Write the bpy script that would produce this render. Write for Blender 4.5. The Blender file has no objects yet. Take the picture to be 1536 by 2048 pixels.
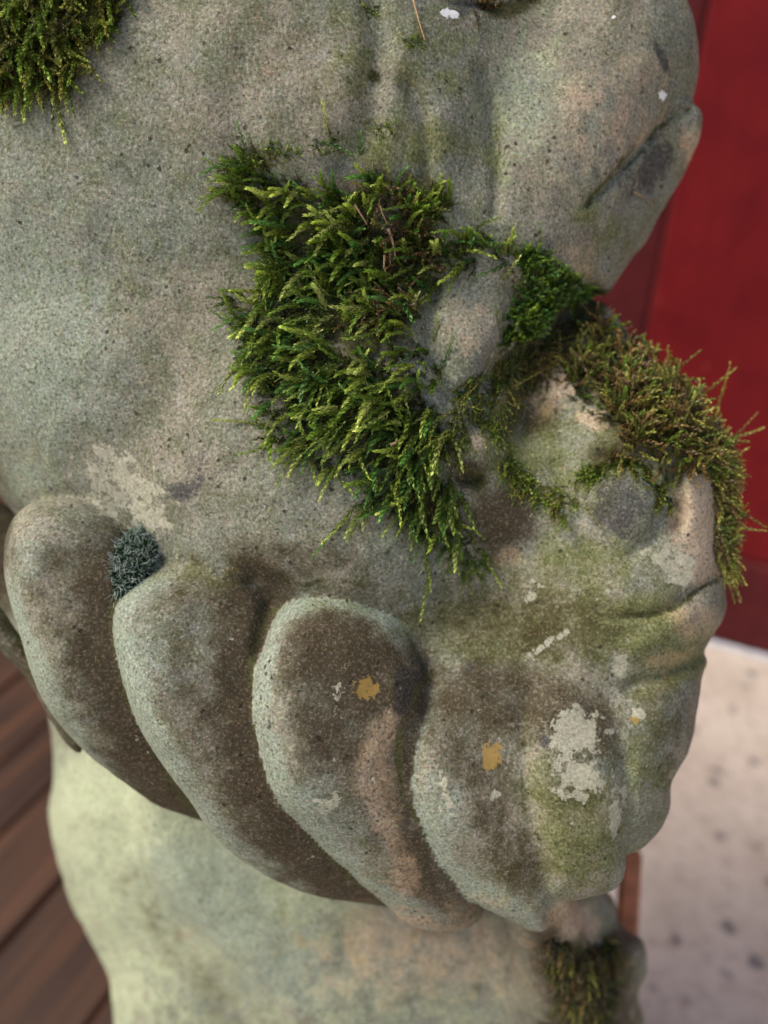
import bpy, math, random
import numpy as np
from mathutils import Vector
from mathutils.bvhtree import BVHTree

SC = bpy.context.scene
COL = SC.collection
rng = np.random.default_rng(7)
random.seed(7)

# ------------------------------------------------------------------ camera, light, exposure
PITCH = math.radians(32)
CAM = np.array([0.0, 0.0, 0.90])
RIGHT = np.array([1.0, 0, 0])
UP = np.array([0, math.sin(PITCH), math.cos(PITCH)])
FWD = np.array([0, math.cos(PITCH), -math.sin(PITCH)])
F = 26 / 36 * 2048

cd = bpy.data.cameras.new('camera')
cam = bpy.data.objects.new('camera', cd)
COL.objects.link(cam)
cam.location = CAM
cam.rotation_euler = (math.pi / 2 - PITCH, 0, 0)
cd.lens = 26
cd.sensor_width = 36
cd.clip_start = 0.01
cd.clip_end = 200
cd.dof.use_dof = True
cd.dof.focus_distance = 0.292
cd.dof.aperture_fstop = 3.9
SC.camera = cam

SUN_EL, SUN_AZ = math.radians(54), math.radians(263)   # azimuth clockwise from +Y: light comes from the left, a little behind the camera
w = bpy.data.worlds.new('World')
SC.world = w
w.use_nodes = True
nt = w.node_tree
nt.nodes.clear()
sky = nt.nodes.new('ShaderNodeTexSky')
sky.sky_type = 'NISHITA'
sky.sun_disc = False
sky.sun_elevation = SUN_EL
sky.sun_rotation = SUN_AZ
sky.air_density = 1.0
sky.dust_density = 4.0
sky.ozone_density = 0.6
bg = nt.nodes.new('ShaderNodeBackground')
bg.inputs[1].default_value = 0.09
wo = nt.nodes.new('ShaderNodeOutputWorld')
nt.links.new(sky.outputs[0], bg.inputs[0])
nt.links.new(bg.outputs[0], wo.inputs[0])
sl = bpy.data.lights.new('sun', 'SUN')
sl.energy = 1.5
sl.angle = math.radians(26)
sl.color = (1.0, 0.93, 0.83)
so = bpy.data.objects.new('sun', sl)
COL.objects.link(so)
sd = Vector((math.sin(SUN_AZ) * math.cos(SUN_EL), math.cos(SUN_AZ) * math.cos(SUN_EL), math.sin(SUN_EL)))
so.rotation_euler = sd.to_track_quat('Z', 'Y').to_euler()
so.location = (-1, -1, 2)
SC.view_settings.view_transform = 'Standard'
SC.view_settings.look = 'None'
SC.view_settings.exposure = 0.70
SC.view_settings.gamma = 1

# ------------------------------------------------------------------ helpers
def W(px, py, D):
    """point seen at pixel (px, py) of the 1536x2048 photograph, D metres along the view axis"""
    return CAM + RIGHT * ((px - 768) / F * D) + UP * (-(py - 1024) / F * D) + FWD * D

def C3(px, py, D):
    return np.array([(px - 768) / F * D, -(py - 1024) / F * D, D])

def cam2world(c):
    return CAM + c[:, :1] * RIGHT + c[:, 1:2] * UP + c[:, 2:3] * FWD

def ground(px, py, z=0.0):
    r = W(px, py, 1) - CAM
    return CAM + r * ((z - CAM[2]) / r[2])

def tag(o, label=None, cat=None, group=None, kind=None):
    if label: o['label'] = label
    if cat: o['category'] = cat
    if group: o['group'] = group
    if kind: o['kind'] = kind
    return o

def empty(name, loc=(0, 0, 0)):
    o = bpy.data.objects.new(name, None)
    o.location = loc
    o.empty_display_size = 0.02
    COL.objects.link(o)
    return o

def mesh_np(name, verts, faces, mat, parent=None, smooth=False, loc=None):
    """verts (N,3) world; faces (M,3|4) int array"""
    me = bpy.data.meshes.new(name)
    verts = np.asarray(verts, dtype=np.float32)
    if loc is not None:
        verts = verts - np.asarray(loc, dtype=np.float32)
    faces = np.asarray(faces, dtype=np.int32)
    k = faces.shape[1]
    me.vertices.add(len(verts))
    me.vertices.foreach_set('co', verts.ravel())
    me.loops.add(faces.size)
    me.loops.foreach_set('vertex_index', faces.ravel())
    me.polygons.add(len(faces))
    me.polygons.foreach_set('loop_start', np.arange(len(faces), dtype=np.int32) * k)
    me.update(calc_edges=True)
    me.polygons.foreach_set('use_smooth', np.full(len(faces), smooth))
    me.materials.append(mat)
    o = bpy.data.objects.new(name, me)
    COL.objects.link(o)
    if parent is not None:
        o.parent = parent
        if loc is None:
            o.location = -Vector(parent.location)
    elif loc is not None:
        o.location = loc
    return o

def tri_attr(me, name, rgb):
    a = me.attributes.new(name, 'FLOAT_COLOR', 'POINT')
    d = np.ones((len(rgb), 4), dtype=np.float32)
    d[:, :3] = rgb
    a.data.foreach_set('color', d.ravel())

# ---- node helpers
class NT:
    def __init__(s, name):
        s.m = bpy.data.materials.new(name)
        s.m.use_nodes = True
        s.t = s.m.node_tree
        s.t.nodes.clear()
        s.out = s.t.nodes.new('ShaderNodeOutputMaterial')
        s.b = s.t.nodes.new('ShaderNodeBsdfPrincipled')
        s.t.links.new(s.b.outputs[0], s.out.inputs[0])
        s.co = s.t.nodes.new('ShaderNodeTexCoord').outputs['Object']
    def L(s, a, b): s.t.links.new(a, b)
    def put(s, sock, v):
        if isinstance(v, (int, float)): sock.default_value = v
        elif isinstance(v, tuple): sock.default_value = (*v, 1) if len(v) == 3 and sock.type == 'RGBA' else v
        else: s.L(v, sock)
    def noise(s, scale, detail=3, rough=0.6, vec=None, dist=0.0, color=False):
        n = s.t.nodes.new('ShaderNodeTexNoise')
        n.inputs['Scale'].default_value = scale
        n.inputs['Detail'].default_value = detail
        n.inputs['Roughness'].default_value = rough
        n.inputs['Distortion'].default_value = dist
        s.L(vec or s.co, n.inputs['Vector'])
        return n.outputs['Color' if color else 'Fac']
    def vor(s, scale, vec=None, feature='F1', out='Distance'):
        n = s.t.nodes.new('ShaderNodeTexVoronoi')
        n.feature = feature
        n.inputs['Scale'].default_value = scale
        s.L(vec or s.co, n.inputs['Vector'])
        return n.outputs[out]
    def math(s, op, a, b=0.0, c=None, clamp=False):
        n = s.t.nodes.new('ShaderNodeMath')
        n.operation = op
        n.use_clamp = clamp
        s.put(n.inputs[0], a); s.put(n.inputs[1], b)
        if c is not None: s.put(n.inputs[2], c)
        return n.outputs[0]
    def ramp(s, v, lo, hi, a=0.0, b=1.0):
        n = s.t.nodes.new('ShaderNodeMapRange')
        n.interpolation_type = 'SMOOTHSTEP'
        s.L(v, n.inputs[0])
        for i, x in enumerate((lo, hi, a, b)): n.inputs[i + 1].default_value = x
        return n.outputs[0]
    def mix(s, f, a, b, mode='MIX'):
        n = s.t.nodes.new('ShaderNodeMix')
        n.data_type = 'RGBA'
        n.blend_type = mode
        s.put(n.inputs[0], f); s.put(n.inputs[6], a); s.put(n.inputs[7], b)
        return n.outputs[2]
    def attr(s, name):
        n = s.t.nodes.new('ShaderNodeAttribute')
        n.attribute_name = name
        sp = s.t.nodes.new('ShaderNodeSeparateColor')
        s.L(n.outputs['Color'], sp.inputs[0])
        return sp.outputs[0], sp.outputs[1], sp.outputs[2], n.outputs['Color']
    def bump(s, h, strength, dist, prev=None):
        n = s.t.nodes.new('ShaderNodeBump')
        n.inputs['Strength'].default_value = strength
        n.inputs['Distance'].default_value = dist
        s.L(h, n.inputs['Height'])
        if prev is not None: s.L(prev, n.inputs['Normal'])
        return n.outputs[0]
    def done(s, color, rough=0.85, normal=None, spec=0.3):
        s.put(s.b.inputs['Base Color'], color)
        s.put(s.b.inputs['Roughness'], rough)
        s.b.inputs['Specular IOR Level'].default_value = spec
        if normal is not None: s.L(normal, s.b.inputs['Normal'])
        return s.m

def flat_mat(name, c, rough=0.7, scale=300, amt=0.35, bump=0.0003):
    n = NT(name)
    f = n.noise(scale, 5)
    col = n.mix(n.ramp(f, 0.3, 0.7), tuple(x * (1 - amt) for x in c), tuple(min(1, x * (1 + amt)) for x in c))
    return n.done(col, rough, n.bump(f, 0.6, bump))

# ------------------------------------------------------------------ materials
def stone_mat():
    n = NT('weathered_stone')
    r1, g1, b1, _ = n.attr('stain_a')     # light lichen, green film, brown
    r2, g2, b2, _ = n.attr('stain_b')     # bare tan stone, pale green algae and rim light, orange lichen
    r4, g4, b4, _ = n.attr('stain_d')     # cool grey tone and rim light
    r3, g3, b3, _ = n.attr('stain_c')     # dark grey-violet, white dropping, moss humus and crease shade
    big = n.noise(22, 4, 0.55)
    mid = n.noise(90, 5, 0.65)
    mid2 = n.noise(160, 4, 0.7, dist=0.6)
    fine = n.noise(780, 4, 0.75)
    grit = n.noise(1700, 2, 0.75)
    mp = n.t.nodes.new('ShaderNodeMapping')
    mp.inputs['Scale'].default_value = (1, 1, 0.3)
    n.L(n.co, mp.inputs[0])
    streak = n.noise(65, 6, 0.7, mp.outputs[0], 0.6)
    base = n.mix(n.ramp(big, 0.38, 0.62), (0.225, 0.240, 0.180), (0.30, 0.272, 0.195))
    base = n.mix(n.ramp(mid, 0.42, 0.66, 0, 0.85), base, (0.165, 0.18, 0.10))
    base = n.mix(n.ramp(mid2, 0.52, 0.75, 0, 0.6), base, (0.26, 0.232, 0.195))
    base = n.mix(n.ramp(streak, 0.50, 0.68, 0, 0.65), base, (0.135, 0.145, 0.085))
    base = n.mix(n.ramp(streak, 0.46, 0.32, 0, 0.55), base, (0.34, 0.33, 0.27))
    base = n.mix(n.ramp(n.noise(48, 6, 0.7, None, 1.2), 0.58, 0.66, 0, 0.45), base, (0.155, 0.145, 0.125))
    def edge(a, src, k, lo=0.42, hi=0.58):
        v = n.math('ADD', a, n.math('MULTIPLY', n.math('SUBTRACT', src, 0.5), k))
        return n.ramp(v, lo, hi)
    base = n.mix(n.math('MULTIPLY', edge(g2, mid, 1.4, 0.2, 0.9), 0.85), base, (0.55, 0.61, 0.385))
    base = n.mix(n.math('MULTIPLY', edge(r4, mid2, 1.3, 0.2, 0.9), 0.7), base, (0.31, 0.37, 0.285))
    base = n.mix(n.math('MULTIPLY', edge(g1, mid, 1.2, 0.15, 0.95), 0.8), base, (0.19, 0.205, 0.085))
    base = n.mix(n.math('MULTIPLY', edge(b1, mid, 1.1, 0.15, 0.95), 0.9), base, (0.095, 0.072, 0.042))
    base = n.mix(n.math('MULTIPLY', edge(r2, mid, 1.2, 0.3, 0.7), 0.9), base, (0.52, 0.405, 0.28))
    base = n.mix(n.math('MULTIPLY', edge(r3, mid2, 1.2, 0.35, 0.7), 0.85), base, (0.115, 0.115, 0.105))
    # grain of the stone
    base = n.mix(n.ramp(fine, 0.51, 0.66, 0, 0.75), base, n.mix(0.5, (0.50, 0.48, 0.41), n.mix(1.0, base, (2.2, 2.2, 2.2), 'MULTIPLY')))
    base = n.mix(n.ramp(fine, 0.33, 0.49, 0.9, 0.0), base, (0.06, 0.058, 0.035))
    base = n.mix(n.ramp(grit, 0.64, 0.74, 0, 0.5), base, (0.60, 0.60, 0.54))
    base = n.mix(n.ramp(grit, 0.37, 0.28, 0, 0.7), base, (0.04, 0.04, 0.03))
    base = n.mix(0.24, base, n.noise(560, 3, 0.8, color=True), 'OVERLAY')
    holes = n.math('MULTIPLY', n.ramp(n.math('ADD', n.vor(150), n.math('MULTIPLY', fine, 0.25)), 0.20, 0.29, 1.0, 0.0), n.ramp(n.noise(40, 2), 0.45, 0.60))
    base = n.mix(n.math('MULTIPLY', holes, 0.85), base, (0.045, 0.038, 0.022))
    base = n.mix(n.math('MULTIPLY', edge(b1, mid, 1.0, 0.15, 0.95), 0.7), base, (0.50, 0.43, 0.33), 'MULTIPLY')
    base = n.mix(n.math('MULTIPLY', edge(r3, mid2, 1.2, 0.35, 0.7), 0.6), base, (0.5, 0.48, 0.50), 'MULTIPLY')
    base = n.mix(n.math('MULTIPLY', edge(g1, mid, 1.4, 0.25, 0.8), 0.6), base, (0.75, 0.78, 0.45), 'MULTIPLY')
    lich = edge(r1, n.noise(170, 7, 0.72), 3.2, 0.46, 0.54)
    base = n.mix(n.math('MULTIPLY', lich, 0.86), base, n.mix(n.ramp(fine, 0.35, 0.65), (0.36, 0.36, 0.25), (0.62, 0.59, 0.45)))
    orange = edge(b2, n.noise(300, 5, 0.7), 2.6, 0.44, 0.56)
    base = n.mix(n.math('MULTIPLY', orange, 0.8), base, (0.42, 0.27, 0.07))
    hum_shade = edge(b3, mid2, 1.3, 0.35, 0.75)
    base = n.mix(hum_shade, base, n.mix(n.ramp(fine, 0.35, 0.65), (0.035, 0.04, 0.012), (0.13, 0.12, 0.05)))
    wh = edge(g3, n.noise(420, 5, 0.8), 2.4, 0.55, 0.66)
    base = n.mix(wh, base, (0.95, 0.97, 0.96))
    pit = n.vor(420)
    h = n.math('ADD', n.math('MULTIPLY', fine, 1.0), n.math('MULTIPLY', grit, 0.45))
    nb = n.bump(mid, 0.4, 0.0014)
    nb = n.bump(streak, 0.35, 0.0015, nb)
    nb = n.bump(lich, 0.6, 0.0007, nb)
    nb = n.bump(n.ramp(n.noise(260, 4, 0.7), 0.38, 0.30, 1.0, 0.0), 0.7, 0.0009, nb)
    nb = n.bump(h, 0.42, 0.00055, nb)
    nb = n.bump(n.math('SUBTRACT', 1.0, holes), 0.6, 0.0008, nb)
    nb = n.bump(n.ramp(pit, 0.0, 0.28), 0.3, 0.0003, nb)
    return n.done(base, 0.88, nb, 0.25)
M_STONE = stone_mat()

def moss_mat(name, soft=0.25):
    n = NT(name)
    *_, c = n.attr('tint')
    f = n.noise(900, 2)
    col = n.mix(n.ramp(f, 0.3, 0.7, 0, 0.35), c, n.mix(1.0, c, (1.7, 1.6, 1.1), 'MULTIPLY'))
    n.put(n.b.inputs['Base Color'], col)
    n.b.inputs['Roughness'].default_value = 0.42
    n.b.inputs['Specular IOR Level'].default_value = 0.5
    tr = n.t.nodes.new('ShaderNodeBsdfTranslucent')
    n.L(col, tr.inputs[0])
    mx = n.t.nodes.new('ShaderNodeMixShader')
    mx.inputs[0].default_value = soft
    n.L(n.b.outputs[0], mx.inputs[1]); n.L(tr.outputs[0], mx.inputs[2])
    n.L(mx.outputs[0], n.out.inputs[0])
    return n.m
M_MOSS = moss_mat('moss')
M_STRAW = flat_mat('dry_straw', (0.50, 0.33, 0.18), 0.6, 900, 0.3, 0.0002)

def red_mat(name, a, b, rough=0.5):
    n = NT(name)
    mp = n.t.nodes.new('ShaderNodeMapping')
    mp.inputs['Scale'].default_value = (1, 1, 0.15)
    n.L(n.co, mp.inputs[0])
    g = n.noise(60, 5, 0.6, mp.outputs[0], 0.3)
    blot = n.noise(14, 4, 0.6)
    col = n.mix(n.ramp(blot, 0.3, 0.7), a, b)
    col = n.mix(n.ramp(g, 0.4, 0.8, 0, 0.35), col, tuple(x * 0.6 for x in a))
    col = n.mix(n.ramp(n.noise(35, 2), 0.70, 0.76, 0, 0.5), col, (0.45, 0.12, 0.06))
    return n.done(col, rough, n.bump(g, 0.3, 0.0008), 0.12)
M_RED = red_mat('red_paint', (0.15, 0.009, 0.012), (0.205, 0.013, 0.015), 0.55)
M_MAROON = red_mat('maroon_paint', (0.085, 0.014, 0.016), (0.12, 0.018, 0.020), 0.6)
M_MAROON_D = red_mat('dark_maroon_paint', (0.075, 0.013, 0.015), (0.12, 0.018, 0.020), 0.65)  # slightly darker maroon, for the bottom rail

def wood_mat():
    n = NT('deck_wood')
    mp = n.t.nodes.new('ShaderNodeMapping')
    mp.inputs['Scale'].default_value = (1, 0.06, 1)
    n.L(n.co, mp.inputs[0])
    oi = n.t.nodes.new('ShaderNodeObjectInfo')
    g = n.noise(38, 6, 0.65, mp.outputs[0], 0.8)
    blot = n.noise(7, 3, 0.5)
    col = n.mix(n.ramp(g, 0.35, 0.7), (0.028, 0.012, 0.006), (0.125, 0.050, 0.020))
    col = n.mix(n.ramp(blot, 0.35, 0.65, 0, 0.6), col, (0.075, 0.034, 0.018))
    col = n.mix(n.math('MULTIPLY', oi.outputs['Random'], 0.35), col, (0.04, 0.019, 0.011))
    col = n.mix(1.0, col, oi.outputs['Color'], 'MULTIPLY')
    col = n.mix(n.ramp(n.vor(9), 0.10, 0.04, 0, 0.85), col, (0.03, 0.015, 0.01))
    return n.done(col, 0.6, n.bump(g, 0.5, 0.001), 0.3)
M_WOOD = wood_mat()
M_DARK = flat_mat('dark_timber', (0.05, 0.032, 0.022), 0.7, 40)

def concrete_mat():
    n = NT('speckled_concrete')
    a = n.noise(9, 5, 0.6)
    bb = n.noise(55, 4, 0.65)
    col = n.mix(n.ramp(a, 0.3, 0.7), (0.55, 0.465, 0.385), (0.68, 0.595, 0.505))
    col = n.mix(n.ramp(bb, 0.45, 0.75, 0, 0.6), col, (0.34, 0.27, 0.22))
    col = n.mix(n.ramp(n.noise(26, 3, 0.6), 0.60, 0.72, 0, 0.5), col, (0.40, 0.27, 0.20))
    v = n.math('ADD', n.vor(24), n.math('MULTIPLY', n.math('SUBTRACT', n.noise(38, 3, 0.6), 0.5), 0.5))
    col = n.mix(n.ramp(v, 0.27, 0.13, 0, 0.85), col, (0.20, 0.175, 0.17))
    v2 = n.vor(58)
    col = n.mix(n.ramp(v2, 0.20, 0.10, 0, 0.45), col, (0.16, 0.13, 0.12))
    col = n.mix(n.ramp(n.vor(44), 0.16, 0.08, 0, 0.6), col, (0.75, 0.72, 0.68))
    return n.done(col, 0.8, n.bump(bb, 0.4, 0.001), 0.3)
M_CONC = concrete_mat()

# ------------------------------------------------------------------ the setting (building frame turned about 25 degrees)
PD = np.array([0.43, 0.903, 0.0]); PD /= np.linalg.norm(PD)        # along the planks, towards the wall
PN = np.array([PD[1], -PD[0], 0.0])                                 # along the wall, to the right
ZZ = np.array([0, 0, 1.0])
W0 = np.array([0.595, 1.006, 0.0])                                  # a point of the wall's foot

def bevel_box(name, origin, ax, ay, az, a, b, c, mat, parent=None, bev=0.003, attr=None):
    """box spanning a=(a0,a1) along ax, b along ay, c along az from origin, with bevelled edges"""
    a0, a1 = a; b0, b1 = b; c0, c1 = c
    vs, idx = [], {}
    for i in (0, 1):
        for j in (0, 1):
            for k in (0, 1):
                for m in range(3):
                    s = [bev if m != q else 0 for q in range(3)]
                    x = a0 + s[0] if i == 0 else a1 - s[0]
                    y = b0 + s[1] if j == 0 else b1 - s[1]
                    z = c0 + s[2] if k == 0 else c1 - s[2]
                    idx[(i, j, k, m)] = len(vs)
                    vs.append((x, y, z))
    quads, tris = [], []
    for m in range(3):
        o1, o2 = [q for q in range(3) if q != m]
        for s in (0, 1):
            f = []
            for (p, q) in ((0, 0), (1, 0), (1, 1), (0, 1)):
                key = [0, 0, 0]; key[m] = s; key[o1] = p; key[o2] = q
                f.append(idx[(*key, m)])
            quads.append(f)
        for p in (0, 1):
            for q in (0, 1):
                k0 = [0, 0, 0]; k0[o1] = p; k0[o2] = q
                k1 = list(k0); k1[m] = 1
                quads.append([idx[(*k0, o1)], idx[(*k1, o1)], idx[(*k1, o2)], idx[(*k0, o2)]])
    for i in (0, 1):
        for j in (0, 1):
            for k in (0, 1):
                tris.append([idx[(i, j, k, m)] for m in range(3)])
    vs = np.array(vs)
    me = bpy.data.meshes.new(name)
    me.from_pydata([tuple(v) for v in vs], [], quads + tris)
    import bmesh
    bm = bmesh.new(); bm.from_mesh(me); bmesh.ops.recalc_face_normals(bm, faces=bm.faces); bm.to_mesh(me); bm.free()
    me.materials.append(mat)
    o = bpy.data.objects.new(name, me)
    COL.objects.link(o)
    from mathutils import Matrix
    R = Matrix((ax, ay, az)).transposed().to_4x4()
    R.translation = Vector(origin)
    o.matrix_world = R
    if parent is not None:
        o.parent = parent
        o.matrix_parent_inverse = Matrix.Translation(-Vector(parent.location))
    return o

# ground under everything
gv = np.array([(-40, -40, -0.02), (40, -40, -0.02), (40, 40, -0.02), (-40, 40, -0.02)])
tag(mesh_np('ground', gv, [(0, 1, 2, 3)], M_CONC), kind='structure')

# concrete slabs, right of the deck; the joint between them crosses the lower right corner of the picture
B0 = np.array([0.0, 0.5, 0.0])                      # boundary deck / concrete passes here, along PD
jt = ground(1430, 2120)
jt_d = float(np.dot(jt - B0, PD))
wall_d = float(np.dot(W0 - B0, PD))
pav = empty('pavement', (0.3, 0.6, 0)); tag(pav, kind='structure')
bevel_box('slab', B0, PN, PD, ZZ, (0.004, 3.0), (jt_d + 0.004, wall_d + 0.02), (-0.06, 0.0), M_CONC, pav, 0.004)
bevel_box('slab', B0, PN, PD, ZZ, (0.004, 3.0), (jt_d - 3.0, jt_d - 0.004), (-0.06, 0.0), M_CONC, pav, 0.004)

# wooden deck
deck = empty('wooden_deck', (-0.4, 0.6, 0)); tag(deck, kind='structure')
edges = [float(np.dot(B0, PN)) - 0.004, -0.34, -0.46]
edges += [-0.612, -0.735, -0.833, -0.955, -1.08, -1.20, -1.32, -1.44, -1.57, -1.70, -1.82, -1.95, -2.08, -2.2]
for i in range(len(edges) - 1):
    x1, x0 = edges[i] - 0.0012, edges[i + 1] + 0.0012
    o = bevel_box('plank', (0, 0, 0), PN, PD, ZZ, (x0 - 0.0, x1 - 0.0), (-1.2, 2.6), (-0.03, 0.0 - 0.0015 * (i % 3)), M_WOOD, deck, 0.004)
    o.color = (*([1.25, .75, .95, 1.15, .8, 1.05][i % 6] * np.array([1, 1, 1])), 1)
# PN coordinate of the boundary through B0
off = float(np.dot(B0, PN))
for o in list(deck.children):
    if o.name.startswith('plank'):
        pass
bevel_box('joist', (0, 0, 0), PN, PD, ZZ, (-2.2, off - 0.01), (0.2, 0.3), (-0.10, -0.032), M_DARK, deck, 0.004)

# red wooden wall
wall = empty('red_wooden_wall', tuple(W0))
tag(wall, 'red painted wooden wall with dark recessed strip, blurred behind the statue', 'wall')
NB = -PD
bevel_box('panel', W0, PN, PD, ZZ, (-0.217, 0.75), (0.0, 0.03), (0.18, 2.2), M_RED, wall, 0.004)
bevel_box('panel', W0, PN, PD, ZZ, (0.755, 1.7), (0.002, 0.03), (0.18, 2.2), M_RED, wall, 0.004)
o = bevel_box('post', W0, PN, PD, ZZ, (-0.37, -0.220), (0.018, 0.06), (0.18, 2.2), M_MAROON, wall, 0.004)
o['label'] = 'darker maroon upright left of the red panel'
bevel_box('panel', W0, PN, PD, ZZ, (-2.4, -0.373), (0.006, 0.04), (0.18, 2.2), M_MAROON, wall, 0.004)
o = bevel_box('bottom_rail', W0, PN, PD, ZZ, (-2.4, 1.7), (-0.006, 0.04), (0.004, 0.178), M_MAROON_D, wall, 0.005)
o['label'] = 'dark maroon bottom rail'
n_ = NT('pale_sealant')
M_SEAL = n_.done((0.68, 0.72, 0.80), 0.6)
o = bevel_box('sealant_line', W0, PN, PD, ZZ, (-0.3, 1.7), (-0.016, -0.007), (0.0005, 0.004), M_SEAL, wall, 0.001)

# ------------------------------------------------------------------ the statue: one signed-distance body, split into its carved parts
H = 0.0014
X = np.arange(-0.30, 0.20, H, dtype=np.float32)
Y = np.arange(-0.40, 0.26, H, dtype=np.float32)
Z = np.arange(0.24, 0.66, H, dtype=np.float32)
SH = (len(X), len(Y), len(Z))

def cone(pts, flat=1.0):
    """chain of spheres (px, py, depth, radius in px at that depth)"""
    return ('cone', [(C3(x, y, d), r * d / F) for (x, y, d, r) in pts], flat)
def ell(x, y, d, rx, ry, rz, rot=0.0):
    return ('ell', C3(x, y, d), (rx * d / F, ry * d / F, rz), math.radians(rot))

R0, R1, RS = -500, 2500, 5
gx = np.arange(R0, R1, RS, dtype=np.float32)
gy = np.arange(R0, R1, RS, dtype=np.float32)
GX, GY = np.meshgrid(gx, gy, indexing='ij')
def pl_dist(x, y, pts):
    d = np.full(x.shape, 1e9, dtype=np.float32)
    for (ax, ay), (bx, by) in zip(pts[:-1], pts[1:]):
        vx, vy = bx - ax, by - ay
        t = np.clip(((x - ax) * vx + (y - ay) * vy) / (vx * vx + vy * vy), 0, 1)
        d = np.minimum(d, np.hypot(x - ax - t * vx, y - ay - t * vy))
    return d

def in_poly(x, y, P):
    ins = np.zeros(np.shape(x), bool)
    j = len(P) - 1
    for i in range(len(P)):
        xi, yi = P[i]; xj, yj = P[j]
        c = ((yi > y) != (yj > y)) & (x < (xj - xi) * (y - yi) / (yj - yi + 1e-9) + xi)
        ins ^= c
        j = i
    return ins
def smooth_loop(P, k=4):
    P = np.array(P, float); n = len(P); out = []
    for i in range(n):
        a, b, c, d = P[i - 1], P[i], P[(i + 1) % n], P[(i + 2) % n]
        for t in np.arange(k) / k:
            out.append(tuple(0.5 * (2 * b + (c - a) * t + (2 * a - 5 * b + 4 * c - d) * t * t + (3 * b - a - 3 * c + d) * t ** 3)))
    return out
def pil(poly, front, h, R, gx_=0.0, gy_=0.0, back=0.05, sm=4, cv=0.0):
    """rounded pillow: closed outline, depth of its front, bulge h, edge radius R (m), slopes of its plane in m per px, thickness behind"""
    P = smooth_loop(poly, sm)
    c = np.array(P).mean(0)
    e = pl_dist(GX, GY, P + [P[0]])
    e = np.where(in_poly(GX, GY, P), e, -e) * ((front + h) / F)
    D0 = front + h + gx_ * (GX - c[0]) + gy_ * (GY - c[1]) + cv * (GY - c[1]) ** 2
    q = 1 - np.minimum(e / R, 1)
    p = np.array(P)
    return ('pil', q.astype(np.float32), D0.astype(np.float32), h, R, back, (p.min(0), p.max(0), front, front + h + back + .03))
def grid_at(G, px, py):
    i = np.clip((px - R0) / RS, 0, len(gx) - 1.001); j = np.clip((py - R0) / RS, 0, len(gy) - 1.001)
    i0 = i.astype(np.int32); j0 = j.astype(np.int32); fi = (i - i0).astype(np.float32); fj = (j - j0).astype(np.float32)
    return (G[i0, j0] * (1 - fi) * (1 - fj) + G[i0 + 1, j0] * fi * (1 - fj) + G[i0, j0 + 1] * (1 - fi) * fj + G[i0 + 1, j0 + 1] * fi * fj)

CURL1 = [(5, 1110), (22, 1050), (70, 1005), (150, 1000), (230, 1040), (290, 1130), (300, 1250), (330, 1400), (400, 1520), (500, 1630), (410, 1648), (300, 1600), (210, 1540), (140, 1470), (80, 1380), (38, 1280), (10, 1190)]
CURL2 = [(226, 1250), (238, 1195), (300, 1140), (390, 1108), (480, 1118), (570, 1170), (620, 1280), (620, 1430), (660, 1560), (720, 1650), (800, 1730), (850, 1800), (745, 1814), (640, 1796), (530, 1750), (440, 1685), (360, 1590), (290, 1480), (245, 1360)]
CURL3 = [(502, 1350), (518, 1270), (560, 1210), (630, 1176), (710, 1180), (790, 1225), (850, 1310), (880, 1420), (890, 1550), (920, 1660), (970, 1760), (960, 1840), (860, 1855), (760, 1805), (680, 1740), (610, 1660), (550, 1575), (516, 1480), (502, 1410)]
CURL4 = [(798, 1510), (806, 1440), (848, 1365), (915, 1300), (1010, 1290), (1100, 1350), (1140, 1480), (1150, 1600), (1150, 1720), (1130, 1810), (1080, 1858), (1010, 1835), (935, 1780), (875, 1710), (828, 1630), (802, 1570)]
CURL5 = [(1042, 1450), (1070, 1390), (1130, 1362), (1200, 1390), (1245, 1450), (1262, 1560), (1256, 1680), (1242, 1765), (1180, 1795), (1110, 1802), (1078, 1740), (1058, 1650), (1045, 1550)]
CURL6 = [(1225, 1440), (1270, 1385), (1345, 1370), (1380, 1440), (1358, 1520), (1334, 1565), (1336, 1620), (1300, 1680), (1245, 1708), (1215, 1600)]
CURL0 = [(-60, 1190), (0, 1215), (60, 1300), (120, 1400), (160, 1500), (110, 1445), (60, 1360), (0, 1302), (-60, 1290)]
BODY = [(150, 1300), (108, 1560), (100, 1650), (122, 1750), (160, 1840), (215, 1935), (228, 2040), (250, 2350), (700, 2450), (1150, 2350), (1180, 1900), (1100, 1300), (600, 1200)]
BODY2 = [(280, 1350), (262, 1560), (275, 1700), (330, 1800), (420, 1910), (520, 2030), (640, 2300), (900, 2400), (1120, 2300), (1120, 1700), (1000, 1350), (600, 1250)]
LEG = [(1050, 1650), (1180, 1740), (1225, 1790), (1245, 1850), (1286, 1885), (1295, 1935), (1276, 1995), (1283, 2060), (1300, 2350), (1100, 2420), (960, 2300), (980, 1800)]
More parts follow.
